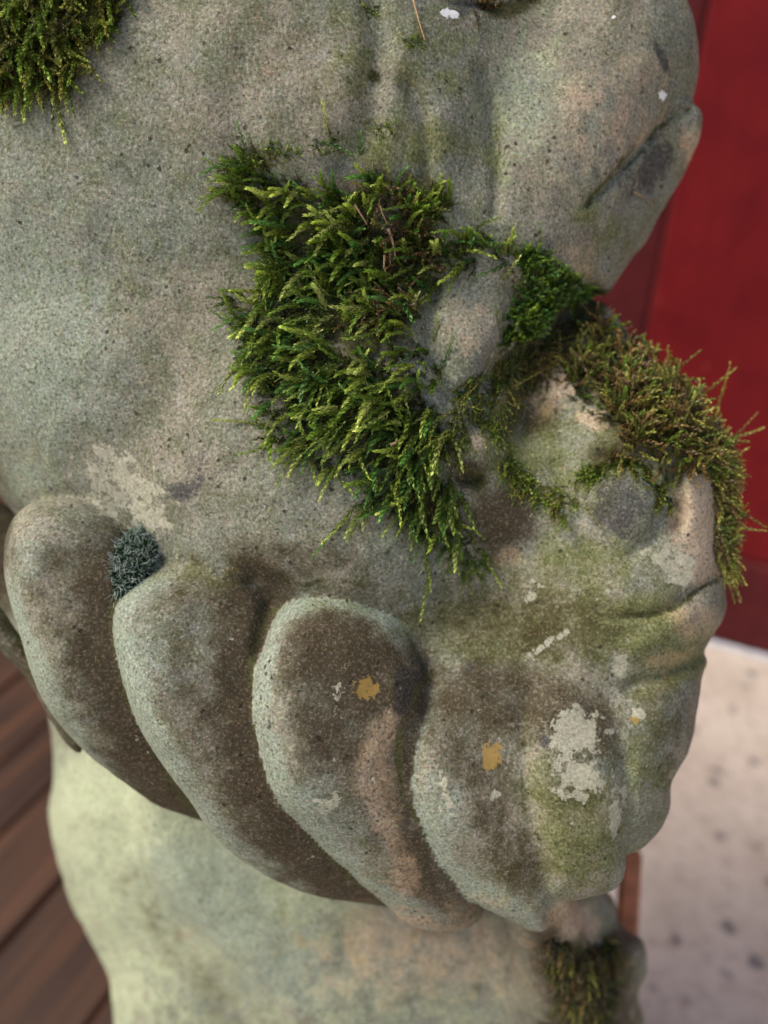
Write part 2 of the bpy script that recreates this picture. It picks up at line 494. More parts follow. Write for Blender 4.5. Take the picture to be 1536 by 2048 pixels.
GROUPS = [
 # name, family (curls are first joined sharply to one another), blend (m), prims
 ('head', 0, 0.02, [ell(430, 380, .435, 740, 700, .145), ell(680, 900, .43, 500, 520, .130, 12), ell(370, 750, .43, 400, 420, .120),
                 ell(620, 300, .42, 540, 600, .136), cone([(760, 1190, .37, 165), (900, 1285, .375, 190), (1050, 1340, .37, 190)]), cone([(430, 1230, .42, 170), (700, 1330, .41, 230), (980, 1440, .40, 230)]),
                 cone([(-60, 1100, .47, 110), (100, 1250, .45, 80), (300, 1420, .43, 110), (620, 1600, .42, 110), (950, 1600, .41, 140)])]),
 ('snout', 0, 0.012, [cone([(1150, 165, .375, 227), (1010, 400, .375, 235), (930, 560, .37, 225)]),
                   cone([(1272, 318, .380, 94), (1200, 430, .378, 98), (1128, 545, .370, 96)])]),
 ('lip', 0, 0.004, [ell(1318, 288, .374, 72, 62, .030, -30)]),
 ('cheek', 0, 0.014, [cone([(1110, 800, .385, 150), (1180, 975, .385, 252), (1150, 1180, .385, 268), (1115, 1380, .392, 240)]),
                   cone([(1185, 690, .375, 68), (1205, 775, .37, 80), (1290, 850, .372, 92), (1342, 950, .375, 96)])]),
 ('eyeball', 0, 0.003, [ell(1240, 1015, .330, 82, 92, .018)]),
 ('mane_curl', 1, 0.001, [pil(CURL0, .345, .012, .014, 0, 0, .03)]),
 ('mane_curl', 1, 0.001, [pil(CURL1, .312, .020, .019, 5.0e-5, 1.5e-5, cv=1.2e-7)]),
 ('mane_curl', 1, 0.001, [pil(CURL2, .302, .022, .021, 6.0e-5, 0.4e-5, cv=1.8e-7)]),
 ('mane_curl', 1, 0.001, [pil(CURL3, .297, .021, .022, 6.0e-5, 0.6e-5, cv=1.9e-7)]),
 ('mane_curl', 2, 0.002, [pil(CURL4, .304, .019, .026, 4.0e-5, -1.5e-5, cv=2.3e-7)]),
 ('mane_curl', 2, 0.002, [pil(CURL5, .304, .015, .018, 5.5e-5, -1.0e-5, cv=2.0e-7)]),
 ('mane_curl', 2, 0.003, [pil(CURL6, .318, .020, .018, 6.0e-5, 3.0e-5)]),
 ('body', 0, 0.004, [pil(BODY, .466, .085, .070, 0, 2e-5, .07), pil(BODY2, .430, .030, .022, 1e-5, 5e-5, .09)]),
 ('foreleg', 0, 0.006, [pil(LEG, .445, .03, .024, 5e-5, 8e-5, .06), cone([(1050, 1740, .365, 55), (1085, 1830, .395, 70), (1100, 1950, .44, 80)])]),
]

# relief painted on the surface: polylines (points, half width px, depth mm; + = groove, - = ridge) and blobs
RELIEF = np.zeros(GX.shape, dtype=np.float32)
GROOVES = [
 ([(1375, 222), (1335, 235), (1290, 285), (1215, 370), (1170, 410)], 8, 3.8),
 ([(735, -60), (760, 80), (745, 170), (735, 250), (690, 330)], 28, 4.2),
 ([(960, 140), (985, 240), (995, 340), (990, 430)], 15, 3.6),
 ([(815, 170), (845, 230), (855, 300), (850, 350)], 16, 3.0),
 ([(890, 240), (900, 400), (905, 470)], 40, -2.0),
 ([(870, 570), (860, 680), (900, 790), (960, 770), (1020, 660), (1030, 580)], 16, 4.0),
 ([(1180, 590), (1120, 660), (1050, 700), (990, 760), (960, 830)], 26, 7.0),
 ([(1060, 770), (1040, 860)], 34, 6.0),
 ([(925, 955), (955, 962)], 13, 6.0),
 ([(1195, 1218), (1240, 1236), (1290, 1236), (1350, 1212), (1430, 1150)], 9, 2.3),
 ([(1110, 930), (1150, 1010), (1160, 1080), (1250, 1120), (1310, 1080), (1330, 1000), (1290, 930), (1200, 915)], 13, 2.2),
 ([(1350, 940), (1358, 1020), (1352, 1050)], 15, 7.0),
 ([(1260, 1375), (1330, 1350), (1410, 1300), (1440, 1270)], 16, 3.2),
 ([(1270, 1300), (1420, 1210)], 22, -1.6),
 ([(455, 1125), (520, 1150), (570, 1170)], 14, 1.6),
 ([(505, 1165), (540, 1200), (515, 1300)], 16, 3.5),
 ([(900, 0), (1000, 18)], 10, 3.0),
]
for pts, wd, amp in GROOVES:
    d = pl_dist(GX, GY, pts)
    RELIEF += (amp / 1000) * np.exp(-(d / wd) ** 2)
BUMPS = [(945, 640, 62, 110, 0, -3), (1010, 1035, 75, 70, 30, -4.5), (960, 900, 45, 35, 0, -3.5), (905, 845, 26, 24, 0, -2), (1090, 850, 90, 50, -20, 3),
         (1060, 760, 60, 45, 0, 4), (250, 990, 110, 45, 30, -0.8), (752, 160, 13, 13, 0, 2.5), (700, 1640, 130, 70, 60, 1.2), (420, 1140, 90, 40, 20, -2.0),
         (1020, 1270, 120, 60, 0, -2), (1390, 1060, 45, 90, 0, -3)]
def blob(x, y, b):
    cx, cy, rx, ry, rot, a = b
    c, s = math.cos(math.radians(rot)), math.sin(math.radians(rot))
    u, v = (x - cx) * c + (y - cy) * s, -(x - cx) * s + (y - cy) * c
    return np.hypot(u / rx, v / ry)
for b in BUMPS:
    RELIEF += b[5] / 1000 * np.exp(-blob(GX, GY, b) ** 2)

NL = 64
lat = rng.random((NL, NL, NL)).astype(np.float32)
def vnoise(p, scale):
    q = p * scale + 100.3
    i = np.floor(q).astype(np.int64)
    f = (q - i).astype(np.float32)
    f = f * f * (3 - 2 * f)
    out = 0
    for dx in (0, 1):
        wx = f[:, 0] if dx else 1 - f[:, 0]
        for dy in (0, 1):
            wy = f[:, 1] if dy else 1 - f[:, 1]
            for dz in (0, 1):
                wz = f[:, 2] if dz else 1 - f[:, 2]
                out = out + wx * wy * wz * lat[(i[:, 0] + dx) % NL, (i[:, 1] + dy) % NL, (i[:, 2] + dz) % NL]
    return out - 0.5

def prim_d(pr, x, y, z):
    if pr[0] == 'pil':
        _, q, D0, h, R, back, _b = pr
        px = 768 + x / z * F; py = 1024 - y / z * F
        qq = grid_at(q, px, py); w_ = (grid_at(D0, px, py) - z) / h
        F1 = np.sqrt(np.maximum(qq, 0) ** 2 + np.maximum(w_, 0) ** 2)
        F1 = F1 + 0.13 * np.clip(-w_, 0, 3)          # the rims are undercut
        return np.maximum((F1 - 1) * min(h, R), -w_ * h - back)
    if pr[0] == 'ell':
        _, c, r, rot = pr
        cs, sn = math.cos(rot), math.sin(rot)
        dx, dy, dz = x - c[0], y - c[1], z - c[2]
        u = (dx * cs - dy * sn) / r[0]; v = (dx * sn + dy * cs) / r[1]; w_ = dz / r[2]
        k0 = np.sqrt(u * u + v * v + w_ * w_)
        k1 = np.sqrt((u / r[0]) ** 2 + (v / r[1]) ** 2 + (w_ / r[2]) ** 2)
        return k0 * (k0 - 1) / np.maximum(k1, 1e-6)
    _, pts, flat = pr
    d = None
    q = 1.0 / flat
    for (a, ra), (b, rb) in zip(pts[:-1], pts[1:]):
        a = a * np.array([1, 1, q]); b = b * np.array([1, 1, q])
        ab = b - a
        zq = z * q
        t = np.clip(((x - a[0]) * ab[0] + (y - a[1]) * ab[1] + (zq - a[2]) * ab[2]) / float(ab @ ab), 0, 1)
        e = np.sqrt((x - a[0] - t * ab[0]) ** 2 + (y - a[1] - t * ab[1]) ** 2 + (zq - a[2] - t * ab[2]) ** 2) - (ra + (rb - ra) * t)
        d = e if d is None else smin(d, e, 0.004)
    return d * (0.5 + 0.5 * flat)
def prim_bb(pr):
    if pr[0] == 'pil':
        a, b, d0, d1 = pr[6]
        c = np.array([C3(x, y, d) for x in (a[0], b[0]) for y in (a[1], b[1]) for d in (d0, d1)])
        return c.min(0), c.max(0)
    if pr[0] == 'ell':
        _, c, r, rot = pr
        m = max(r[0], r[1]) if rot else None
        rr = np.array([m or r[0], m or r[1], r[2]])
        return c - rr, c + rr
    P = np.array([a for a, _ in pr[1]]); R = np.array([r for _, r in pr[1]])[:, None]
    return (P - R).min(0), (P + R).max(0)
def smin(a, b, k):
    h = np.maximum(k - np.abs(a - b), 0)
    return np.minimum(a, b) - h * h / (4 * k)

S = np.full(SH, 0.05, dtype=np.float32)
FAM = {0: S, 1: np.full(SH, 0.05, dtype=np.float32)}
FAM[2] = np.full(SH, 0.05, dtype=np.float32)
for name, fam, k, prims in GROUPS:
    T = FAM[fam]
    lo = np.min([prim_bb(p)[0] for p in prims], 0) - 0.03
    hi = np.max([prim_bb(p)[1] for p in prims], 0) + 0.03
    sl_ = []
    for A, a, b in zip((X, Y, Z), lo, hi):
        i0, i1 = np.searchsorted(A, a), np.searchsorted(A, b)
        sl_.append(slice(int(i0), int(i1)))
    sl_ = tuple(sl_)
    x, y, z = X[sl_[0]][:, None, None], Y[sl_[1]][None, :, None], Z[sl_[2]][None, None, :]
    d = None
    for p in prims:
        e = prim_d(p, x, y, z).astype(np.float32)
        d = e if d is None else smin(d, e, 0.012)
    T[sl_] = smin(T[sl_], d, k)
    del d, T
S = smin(S, FAM[2], 0.016)
del FAM[2]
S = smin(S, FAM[1], 0.003)
FAM.clear()

band = np.flatnonzero(np.abs(S.ravel()) < 0.014)
bi = np.stack(np.unravel_index(band, SH), 1)
bp = np.stack([X[bi[:, 0]], Y[bi[:, 1]], Z[bi[:, 2]]], 1)
bpx = 768 + bp[:, 0] / bp[:, 2] * F
bpy_ = 1024 - bp[:, 1] / bp[:, 2] * F
def relief_at(px, py): return grid_at(RELIEF, px, py)
add = relief_at(bpx, bpy_) + 0.0042 * vnoise(bp, 28) + 0.0018 * vnoise(bp, 75) + 0.0006 * vnoise(bp, 180)
S.ravel()[band] += add.astype(np.float32)
del band, bi, bp, bpx, bpy_, add
S[0] = S[-1] = 0.01; S[:, 0] = S[:, -1] = 0.01; S[:, :, 0] = S[:, :, -1] = 0.01

def surface_nets(S):
    inside = S < 0
    c = inside[:-1, :-1, :-1].astype(np.uint8)
    offs = [(i, j, k) for i in (0, 1) for j in (0, 1) for k in (0, 1)]
    n = [s - 1 for s in S.shape]
    tot = np.zeros(n, dtype=np.uint8)
    for (i, j, k) in offs:
        tot += inside[i:i + n[0], j:j + n[1], k:k + n[2]]
    flat = np.flatnonzero((tot > 0) & (tot < 8).ravel().reshape(n))
    ci, cj, ck = np.unravel_index(flat, n)
    vals = np.stack([S[ci + i, cj + j, ck + k] for (i, j, k) in offs], 1)
    acc = np.zeros((len(flat), 3)); cnt = np.zeros(len(flat))
    for a in range(8):
        for b in range(a + 1, 8):
            oa, ob = np.array(offs[a]), np.array(offs[b])
            if np.abs(oa - ob).sum() != 1: continue
            va, vb = vals[:, a], vals[:, b]
            m = (va < 0) != (vb < 0)
            t = np.where(m, va / np.where(m, va - vb, 1), 0)
            acc += np.where(m[:, None], oa + t[:, None] * (ob - oa), 0)
            cnt += m
    v = acc / cnt[:, None] + np.stack([ci, cj, ck], 1)
    quads = []
    st = (n[1] * n[2], n[2], 1)
    for ax in range(3):
        a = [slice(None)] * 3; b = [slice(None)] * 3
        a[ax] = slice(0, -1); b[ax] = slice(1, None)
        A, B = inside[tuple(a)], inside[tuple(b)]
        o1, o2 = [(1, 2), (2, 0), (0, 1)][ax]
        e = np.stack(np.nonzero(A != B), 1)
        ok = (e[:, o1] > 0) & (e[:, o2] > 0) & (e[:, o1] < n[o1]) & (e[:, o2] < n[o2])
        e = e[ok]
        s = A[tuple(e.T)]
        base = e @ np.array(st)
        q = np.stack([base - st[o1] - st[o2], base - st[o2], base, base - st[o1]], 1)
        q[~s] = q[~s][:, ::-1]
        quads.append(q)
    q = np.concatenate(quads)
    return v, np.searchsorted(flat, q)
V, Q = surface_nets(S)
del S
V = np.array([X[0], Y[0], Z[0]]) + V * H          # camera-aligned coordinates
# smooth normals of the whole body, shared by its parts
VW = cam2world(V)
# camera-aligned axes (right, up, forward) are left-handed, so flip the faces
Q = Q[:, ::-1]
fn = np.cross(VW[Q[:, 2]] - VW[Q[:, 0]], VW[Q[:, 3]] - VW[Q[:, 1]])
VN = np.zeros_like(VW)
for c in range(4):
    for a in range(3):
        VN[:, a] += np.bincount(Q[:, c], fn[:, a], minlength=len(VW))
VN /= np.maximum(np.linalg.norm(VN, axis=1, keepdims=True), 1e-12)
PX = 768 + V[:, 0] / V[:, 2] * F
PY = 1024 - V[:, 1] / V[:, 2] * F

# stains, painted rim light and crease shade, fixed to the stone
def paint(lst):
    o = np.zeros(len(PX), dtype=np.float32)
    jx = PX + 30 * vnoise(V, 60); jy = PY + 30 * vnoise(V + 3.1, 60)
    for it in lst:
        if it[0] == 'l':
            _, pts, wd, a = it
            d = pl_dist(jx, jy, pts) / wd
        else:
            d = blob(jx, jy, (*it[:5], 0)); a = it[5]
        o = np.maximum(o, a * np.clip(1.35 - d, 0, 1))
    return o
def paint2(lst):
    """sharper edges, no wobble"""
    o = np.zeros(len(PX), dtype=np.float32)
    for it in lst:
        if it[0] == 'l':
            d = pl_dist(PX, PY, it[1]) / it[2]; a = it[3]
        else:
            d = blob(PX, PY, (*it[:5], 0)); a = it[5]
        o = np.maximum(o, a * np.clip(1.5 - d * .9, 0, 1) / 1.0)
    return np.clip(o, 0, 1)
LICHEN = paint2([(245, 975, 95, 58, 35, .72), (300, 1035, 50, 28, 30, .65), (1150, 1470, 44, 55, 20, .85), (1165, 1560, 50, 38, 10, .85), (1230, 1640, 10, 34, 5, .9), (1245, 1590, 10, 22, 5, .6),
                 (1240, 1330, 18, 26, 10, .8), (1280, 1430, 14, 20, 0, .7), (1090, 1290, 44, 9, -28, .75), (1330, 1125, 40, 14, 30, .8), (1060, 1180, 22, 22, 0, .6), (680, 1385, 18, 22, 0, .55),
                 (1355, 1130, 35, 42, 20, .8), (990, 1590, 8, 8, 0, .8), (1215, 1465, 12, 9, 0, .6), (720, 1080, 30, 20, 0, .3), (1385, 270, 20, 40, 10, .4), (650, 1600, 40, 30, 20, .45), (880, 1600, 34, 50, 10, .45)])
GREEN = paint([(700, 130, 90, 160, 0, .5), (850, 120, 120, 130, 0, .5), (800, 290, 170, 70, 0, .7), (980, 300, 30, 120, 0, .55), (850, 260, 16, 90, 0, .6), (250, 500, 330, 330, 0, .25), (1250, 1250, 230, 90, 10, .85), (1150, 1150, 220, 120, 0, .6), (1200, 930, 200, 120, 0, .6), (1340, 1330, 110, 70, -30, .8), (1000, 1250, 260, 110, 0, .7), (420, 1160, 120, 50, 0, .6), (690, 1200, 120, 40, 0, .5), (1150, 1650, 130, 190, 0, .75),
               (1350, 1280, 90, 60, -30, .75), (420, 1140, 130, 60, 0, .45), (1200, 480, 140, 60, -40, .45), (1180, 410, 60, 25, -50, .75), (920, 1200, 200, 80, 0, .35), (1180, 1130, 140, 70, 0, .6), (700, 1880, 420, 120, 20, .35),
               (1060, 900, 130, 120, 0, .7), (1290, 1500, 70, 190, 0, .55), (860, 460, 60, 200, 0, .5), (1020, 1700, 70, 150, 20, .4), (500, 350, 130, 90, 0, .4)])
BROWN = paint([('l', [(262, 1770), (335, 1880), (430, 1995), (520, 2100)], 50, .40), 
               ('l', [(520, 1180), (560, 1180), (500, 1150)], 60, .8), ('l', [(790, 1290), (820, 1400), (760, 1400)], 70, .95), ('l', [(820, 1690), (850, 1790), (870, 1820)], 60, 1.0), (690, 1310, 190, 150, 0, .95), (680, 1470, 150, 170, 0, .75), (400, 1400, 120, 220, -20, .55), (130, 1200, 90, 200, -15, .5), (930, 1500, 130, 130, 0, .6),
               ('l', [(960, 1520), (1030, 1750)], 80, .6), (1000, 1400, 230, 110, 10, .8), (1140, 1430, 170, 110, 20, .7), (200, 1130, 130, 150, 0, .6), (1010, 1035, 85, 90, 0, 1.0), (950, 950, 40, 40, 0, .9), (1060, 820, 70, 60, 0, .8), (1250, 900, 120, 40, 0, .7), (1100, 560, 60, 50, 0, .3), (400, 1180, 130, 90, 0, .6), (560, 1120, 200, 60, 10, .55),
               (560, 130, 160, 200, 0, .25), (820, 1350, 80, 130, 0, .85), ('l', [(1095, 1860), (1130, 2060)], 50, .9), ('l', [(1240, 1880), (1240, 2060)], 40, .8), (400, 1950, 130, 60, 40, .22), (740, 380, 110, 70, 0, .7), (1330, 1430, 80, 160, 0, .5), (1030, 1240, 300, 110, 0, .6), (930, 1400, 110, 90, 0, .8),
               (1150, 1600, 100, 160, 0, .4), (-20, 1100, 60, 180, 0, 1)])  # last entry paints the shaded recess at the left edge dark
TAN = paint([(1290, 180, 90, 190, 0, .42), (1380, 290, 26, 60, 0, .8), (1150, 520, 80, 60, -40, .5), (770, 1570, 50, 150, -14, .5), (700, 1760, 60, 60, 0, .3), (1405, 1060, 75, 130, 0, 1.0), (1390, 1240, 60, 60, 0, .7), (1100, 770, 90, 40, -10, .9), (1180, 830, 40, 30, 0, .8), (1330, 1330, 90, 40, -30, .6), (1040, 1110, 70, 40, 30, .5), (1370, 1230, 70, 50, 0, .5),
             (945, 640, 70, 130, 0, .45), (960, 890, 40, 30, 0, .6), (640, 1090, 80, 60, 0, .2), (830, 1900, 350, 160, 0, .55), (1150, 1840, 60, 50, 0, .8), (1080, 1950, 40, 100, 0, .4), (1400, 1400, 40, 120, 0, .4), (400, 1880, 120, 60, 40, .3),
             ('l', [(770, 1440), (740, 1560), (790, 1690), (815, 1780)], 42, .58), (1100, 800, 90, 50, 0, .5), (1200, 250, 190, 230, 0, .48), (560, 150, 160, 140, 0, .35)])
PALE = paint([(400, 1760, 460, 300, 0, .85), (250, 1640, 240, 220, 0, 1.0), (200, 1900, 170, 300, 0, .8), (600, 2000, 600, 240, 0, .5), (1050, 200, 130, 200, 0, .5), (1180, 300, 140, 200, 0, .3),
              (760, 1080, 60, 50, 0, .4), (60, 950, 110, 70, 0, .45), (330, 1330, 80, 110, 0, .4), (600, 1450, 50, 130, 0, .4), (880, 1620, 60, 90, 0, .7)])
ORANGE = paint2([(735, 1377, 22, 20, 20, .85), (982, 1512, 17, 26, 10, .85), (1268, 1440, 8, 10, 0, .7), (1180, 550, 25, 20, 0, .35)])
DARK = paint([(1322, 120, 13, 45, -20, .85), (1310, 330, 40, 70, 20, .85), (1260, 370, 60, 40, -40, .5), (1240, 1010, 75, 85, 0, .75), (370, 975, 55, 30, 0, .75), (290, 870, 60, 60, 0, .2), (600, 1010, 100, 60, 0, .35), (830, 1340, 50, 60, 0, .6), (930, 1330, 90, 50, 0, .45), (935, 15, 50, 25, 0, .7),
              (800, 1380, 26, 90, 0, .7), (590, 1110, 60, 40, 0, .35), (470, 1150, 60, 40, 0, .4), (170, 1210, 60, 100, 0, .35), (1090, 1490, 20, 20, 0, .8), (460, 1230, 10, 8, 0, .8), (330, 560, 140, 200, 20, .22)])
WHITE = paint2([(893, 26, 13, 9, 10, 1), (908, 30, 10, 9, 0, 1), (1325, 190, 8, 9, 0, 1), (1228, 34, 4, 3, 0, 1)])
MOSSBED_SHADE = paint([('l', [(830, 1300), (930, 1292), (1000, 1345), (1042, 1400), (1048, 1560), (1072, 1700)], 7, .55), ('l', [(560, 1160), (620, 1172), (720, 1172)], 8, .6), ('l', [(962, 170), (990, 300), (992, 400)], 8, .5), (650, 480, 150, 110, 0, .95), (700, 620, 180, 120, 0, .95), (640, 750, 160, 100, 0, .95), (760, 860, 190, 90, 20, .95), (850, 1000, 110, 90, 30, .9), (60, 40, 180, 110, -20, 1), (1090, 590, 70, 70, 0, .9), (1270, 800, 130, 100, 20, .95), (1400, 880, 60, 60, 0, .95),
                 (520, 330, 50, 50, 0, .6), ('l', [(1180, 600), (1110, 680), (1030, 730), (1000, 850)], 40, .85), (1020, 10, 80, 30, -15, .85), (1140, 1930, 50, 80, 0, .95), (1235, 1930, 40, 70, 0, .8), (840, 400, 70, 80, 0, .8), (960, 960, 26, 30, 0, .8), (1060, 790, 60, 60, 0, .5),
                 (752, 160, 16, 16, 0, .75), (740, 20, 30, 30, 0, .5), (830, 85, 26, 26, 0, .5), (1357, 1010, 12, 40, 0, .6), ('l', [(1345, 232), (1290, 288), (1215, 370), (1172, 408)], 9, .58), ('l', [(1195, 1222), (1290, 1240), (1350, 1216), (1440, 1150)], 8, .7)])  # also darkens grooves, cracks and small pits
# which carved part each face belongs to
gd = []
for name, fam, k, prims in GROUPS:
    d = None
    for p in prims:
        e = prim_d(p, V[:, 0], V[:, 1], V[:, 2])
        d = e if d is None else np.minimum(d, e)
    gd.append(d)
lab = np.argmin(np.stack(gd, 1), 1)
flab = lab[Q[:, 0]].copy()
# algae and skylight painted on left rims, brown dirt and shade under next curl
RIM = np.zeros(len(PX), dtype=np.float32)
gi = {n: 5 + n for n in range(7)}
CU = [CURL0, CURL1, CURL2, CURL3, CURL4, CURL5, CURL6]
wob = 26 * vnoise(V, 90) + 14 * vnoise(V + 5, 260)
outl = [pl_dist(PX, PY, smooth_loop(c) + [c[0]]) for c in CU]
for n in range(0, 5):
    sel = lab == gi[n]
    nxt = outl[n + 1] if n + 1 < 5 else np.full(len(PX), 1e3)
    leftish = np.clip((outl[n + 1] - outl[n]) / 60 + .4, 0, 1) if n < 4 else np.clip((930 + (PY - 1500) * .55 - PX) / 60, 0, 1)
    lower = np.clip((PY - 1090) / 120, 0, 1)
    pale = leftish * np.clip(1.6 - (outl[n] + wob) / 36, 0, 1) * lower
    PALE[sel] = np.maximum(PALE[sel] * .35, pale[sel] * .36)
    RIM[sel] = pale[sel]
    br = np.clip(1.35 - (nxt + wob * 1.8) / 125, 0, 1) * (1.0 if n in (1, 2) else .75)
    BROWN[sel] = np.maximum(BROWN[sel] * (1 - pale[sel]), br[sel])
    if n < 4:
        MOSSBED_SHADE[sel] = np.maximum(MOSSBED_SHADE[sel], (np.clip(1.0 - (nxt + wob * .4) / 15, 0, 1) * .8)[sel])  # crease shade painted as a dark line along the next curl
COOL = paint([(60, 650, 250, 380, 0, .75), (300, 450, 260, 260, 0, .4), (1050, 200, 80, 160, 0, .4), (430, 1790, 190, 120, 35, 1.0), (560, 1930, 120, 120, 40, .8), (640, 1590, 60, 60, 0, .8), (880, 1600, 60, 110, 0, .8), (60, 950, 110, 70, 0, .6), (320, 1290, 60, 80, 0, .5),
              (570, 1450, 50, 120, 0, .4), (60, 1120, 60, 80, 0, .6), (760, 1080, 60, 50, 0, .5), (300, 1420, 40, 80, 20, .3)])
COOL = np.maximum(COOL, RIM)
STD = np.stack([COOL, COOL * 0, COOL * 0], 1)
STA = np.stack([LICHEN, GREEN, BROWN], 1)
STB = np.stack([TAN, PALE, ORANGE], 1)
STC = np.stack([DARK, WHITE, MOSSBED_SHADE], 1)

# hand stray islands of a part to the part round them
def tidy():
    small = np.flatnonzero(flab != 0)
    ed = {}
    for fi, q in zip(small.tolist(), Q[small].tolist()):
        for a, b in zip(q, q[1:] + q[:1]):
            ed.setdefault((a, b) if a < b else (b, a), []).append(fi)
    nb = {f: [] for f in small.tolist()}
    for fs in ed.values():
        for f in fs:
            nb[f] += [g for g in fs if g != f]
    seen = set(); comps = {}
    for f0 in small.tolist():
        if f0 in seen: continue
        g = flab[f0]; st = [f0]; seen.add(f0); comp = []
        while st:
            f = st.pop(); comp.append(f)
            for h in nb[f]:
                if h not in seen and flab[h] == g:
                    seen.add(h); st.append(h)
        comps.setdefault(g, []).append(comp)
    for g, cs in comps.items():
        cs.sort(key=len)
        for c in cs[:-1]:
            around = [flab[h] for f in c for h in nb[f] if flab[h] != g]
            flab[c] = max(set(around), key=around.count) if around else 0
tidy()
statue_base = Vector((0.0, 0.30, 0.10))
statue = empty('stone_statue', statue_base)
tag(statue, 'weathered grey-green stone statue with carved curls and moss patches before the red wall', 'statue')
for g, (name, fam, k, prims) in enumerate(GROUPS):
    f = Q[flab == g]
    if not len(f): continue
    used, inv = np.unique(f, return_inverse=True)
    o = mesh_np(name, VW[used], inv.reshape(-1, 4), M_STONE, statue, True)
    me = o.data
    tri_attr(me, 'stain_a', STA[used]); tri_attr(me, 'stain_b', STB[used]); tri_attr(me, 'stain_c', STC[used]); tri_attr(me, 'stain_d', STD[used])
    me.normals_split_custom_set_from_vertices(VN[used].astype(np.float32))
bvh = BVHTree.FromPolygons(VW.tolist(), Q.tolist())

# plinth under the statue, below the frame
n_ = bevel_box('plinth', (0, 0, 0), RIGHT, np.array([0, 1.0, 0]), ZZ, (-0.15, 0.15), (0.10, 0.37), (0.001, 0.14), M_STONE, statue, 0.01)

# orange-brown strip standing behind the lower right of the statue
a = W(1262, 1690, .60); b = W(1252, 1890, .60)
M_TERRA = flat_mat('orange_brown', (0.46, 0.17, 0.085), 0.6, 60, 0.3)
d_ = (a - b); L_ = np.linalg.norm(d_); d_ /= L_
sx = np.array([1.0, 0, 0]); sx = sx - d_ * (sx @ d_); sx /= np.linalg.norm(sx)
sy = np.cross(d_, sx)
foot_t = (b[2] - 0.001) / d_[2]
o = bevel_box('orange_brown_strip', b, sx, sy, d_, (-0.008, 0.008), (-0.006, 0.006), (-foot_t, L_ - 0.004), M_TERRA, None, 0.002)
tag(o, 'narrow orange-brown strip standing behind the statue at its lower right edge', 'wooden stake')

